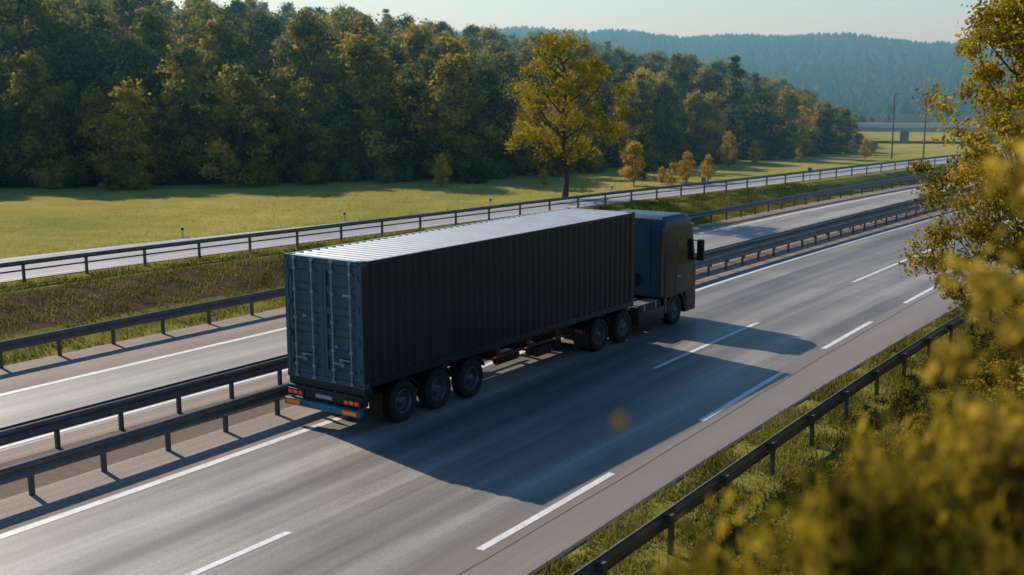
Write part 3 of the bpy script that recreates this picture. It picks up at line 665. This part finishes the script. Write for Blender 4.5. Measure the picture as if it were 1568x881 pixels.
F2=F+[tuple(range(n-1,-1,-1)),tuple(top+j for j in range(n))]; me.from_pydata(V,[],F2)
for m in (M['cab'],M['glass'],M['cabback']): me.materials.append(m)
for q,p_ in enumerate(me.polygons):
    p_.use_smooth=True; p_.material_index=mi[q] if q<len(mi) else 0
o_=bpy.data.objects.new('cab_shell',me); COL.objects.link(o_); o_.parent=T
md=o_.modifiers.new('es','EDGE_SPLIT'); md.split_angle=math.radians(28)
multibox('cab_back_ribs',T,M['cabback'],[(-W+.15,-.15,14.17,14.197,z,z+.05) for z in (1.45,1.95,2.45,2.95,3.35)]+[(x,x+.06,14.172,14.197,1.3,3.45) for x in (-1.9,-1.25,-.6)])
multibox('air_hoses_bracket',T,M['black'],[(-1.5,-.95,14.05,14.17,1.35,1.75)])
tubes('air_hoses',T,M['black'],[((-1.4,14.08,1.5),(-1.3,12.9,1.15),.018,.018),((-1.2,14.08,1.5),(-1.2,12.9,1.12),.018,.018),((-1.05,14.08,1.5),(-1.1,12.9,1.15),.018,.018)],6)
for s,x in ((1,-.015),(-1,-W+.015)):
    V=[(x,13.95,1.1),(x,14.24,1.05),(x,14.24,3.35),(x,14.0,3.25),(x-s*.03,13.95,1.1),(x-s*.03,14.24,1.05),(x-s*.03,14.24,3.35),(x-s*.03,14.0,3.25)]
    pyd('side_deflector',V,[(0,1,2,3),(4,7,6,5),(0,4,5,1),(1,5,6,2),(2,6,7,3),(3,7,4,0)],M['cab'],T,.008,2)
    def sx(z): return cxc+s*(np.interp(z,[1.98,2.06,2.85],[1.24,1.24,1.215])+.006)
    V=[(sx(2.02),15.05,2.02),(sx(1.98),15.8,1.94),(sx(1.98),16.2,2.02),(sx(2.8),16.05,2.8),(sx(2.8),15.05,2.8)]
    V+= [(v[0]-s*.012,v[1],v[2]) for v in V]
    pyd('side_window',V,[(0,1,2,3,4),(9,8,7,6,5)]+[(i,(i+1)%5,5+(i+1)%5,5+i) for i in range(5)],M['glass'],T)
    xo=cxc+s*1.243
    a_,b_=sorted((xo,xo+s*.006))
    multibox('door_seams',T,M['black'],[(a_,b_,14.9,14.915,1.05,2.0),(a_,b_,16.2,16.212,1.1,1.95),(a_,b_,14.915,16.2,1.06,1.072),(a_,b_,14.26,14.84,1.62,1.63)])
    multibox('door_handle',T,M['alu'],[(min(xo,xo+s*.03),max(xo,xo+s*.03),15.0,15.2,1.62,1.66)])
    xm=xo+s*.05
    box('mirror_main',T,M['black'],min(xm,xm+s*.24),max(xm,xm+s*.24),16.28,16.42,2.0,2.72,.04,3)
    tubes('mirror_arms',T,M['black'],[((xo-s*.04,16.26,2.68),(xm+s*.1,16.36,2.66),.02,.02),((xo-s*.04,16.31,2.05),(xm+s*.1,16.36,2.08),.02,.02)],8)
    xa,xb=sorted((cxc+s*.72,cxc+s*1.215)); box('bumper_corner',T,M['cab'],xa,xb,15.72,16.47,.32,1.015,.05,3)
    for j,z in enumerate((.45,.72)):
        xs=sorted((cxc+s*1.217,cxc+s*1.2)); box('step_%d'%j,T,M['black'],xs[0],xs[1]+.0,15.78,16.15,z,z+.13)
    xs=sorted((cxc+s*.75,cxc+s*1.215)); box('rear_corner_fairing',T,M['cab'],xs[0],xs[1],14.22,14.42,.5,1.01,.02)
box('front_bumper',T,M['cab'],-W+.5,-.5,15.9,16.49,.3,1.015,.04,3)
multibox('grille',T,M['black'],[(-W+.45,-.45,16.504,16.52,z,z+.09) for z in (1.15,1.3,1.45,1.6,1.75)])
for q,x in enumerate((-.5,-W+.15)): box('headlight_%d'%q,T,M['white'],x,x+.35,16.46,16.505,.6,.8,.02)
box('sun_visor',T,M['black'],-W+.25,-.25,16.27,16.5,2.86,2.9,.01)
tubes('exhaust_stack',T,M['alu'],[((-2.15,13.95,1.0),(-2.15,13.95,2.6),.06,.06)],10)

# ------------------------------------------------------------------ light, sky, camera
sdir=Vector((-5.74,1.35,4.0)).normalized()
sun=bpy.data.lights.new('sun','SUN'); sun.energy=5.0; sun.angle=math.radians(.5); sun.color=(1,.92,.77)
so=bpy.data.objects.new('sun',sun); COL.objects.link(so); so.rotation_euler=sdir.to_track_quat('Z','Y').to_euler()
w=bpy.data.worlds.new('World'); S.world=w; w.use_nodes=True; nt=w.node_tree
bg=nt.nodes['Background']; sk=nt.nodes.new('ShaderNodeTexSky'); sk.sky_type='NISHITA'; sk.sun_disc=False
sk.sun_elevation=math.asin(sdir.z); sk.sun_rotation=math.atan2(sdir.x,sdir.y)%(2*math.pi)
sk.air_density=1.0; sk.dust_density=.6; sk.ozone_density=3.0
tcw=N(nt,'ShaderNodeTexCoord'); sx_=N(nt,'ShaderNodeSeparateXYZ'); nt.links.new(tcw.outputs['Generated'],sx_.inputs[0])
tint=ramp(nt,sx_.outputs[2],[(0.0,(.72,.96,1.0)),(.10,(.72,.98,1.0)),(.40,(.42,.66,.86)),(1.0,(.38,.64,.86))]).outputs[0]
c=mixc(nt,1.0,sk.outputs[0],tint,'MULTIPLY')
nt.links.new(c,bg.inputs[0]); bg.inputs[1].default_value=.15
cam=bpy.data.cameras.new('camera'); co=bpy.data.objects.new('camera',cam); COL.objects.link(co); S.camera=co
yaw,pit,rol=-.6184,.1733,-.004
f=Vector((math.sin(yaw)*math.cos(pit),math.cos(yaw)*math.cos(pit),-math.sin(pit))); r_=Vector((math.cos(yaw),-math.sin(yaw),0)); u=r_.cross(f)
r2=r_*math.cos(rol)+u*math.sin(rol); u2=-r_*math.sin(rol)+u*math.cos(rol)
m=Matrix((r2,u2,-f)).transposed().to_4x4(); m.translation=Vector((17.2411,-18.5216,7.813)); co.matrix_world=m
cam.sensor_width=36; cam.lens=1766.95/1568*36*ZOOM; cam.clip_end=8000; cam.clip_start=.05
cam.dof.use_dof=True; cam.dof.focus_distance=30; cam.dof.aperture_fstop=1.1*ZOOM
S.view_settings.view_transform='Standard'; S.view_settings.look='None'; S.view_settings.exposure=0; S.view_settings.gamma=1
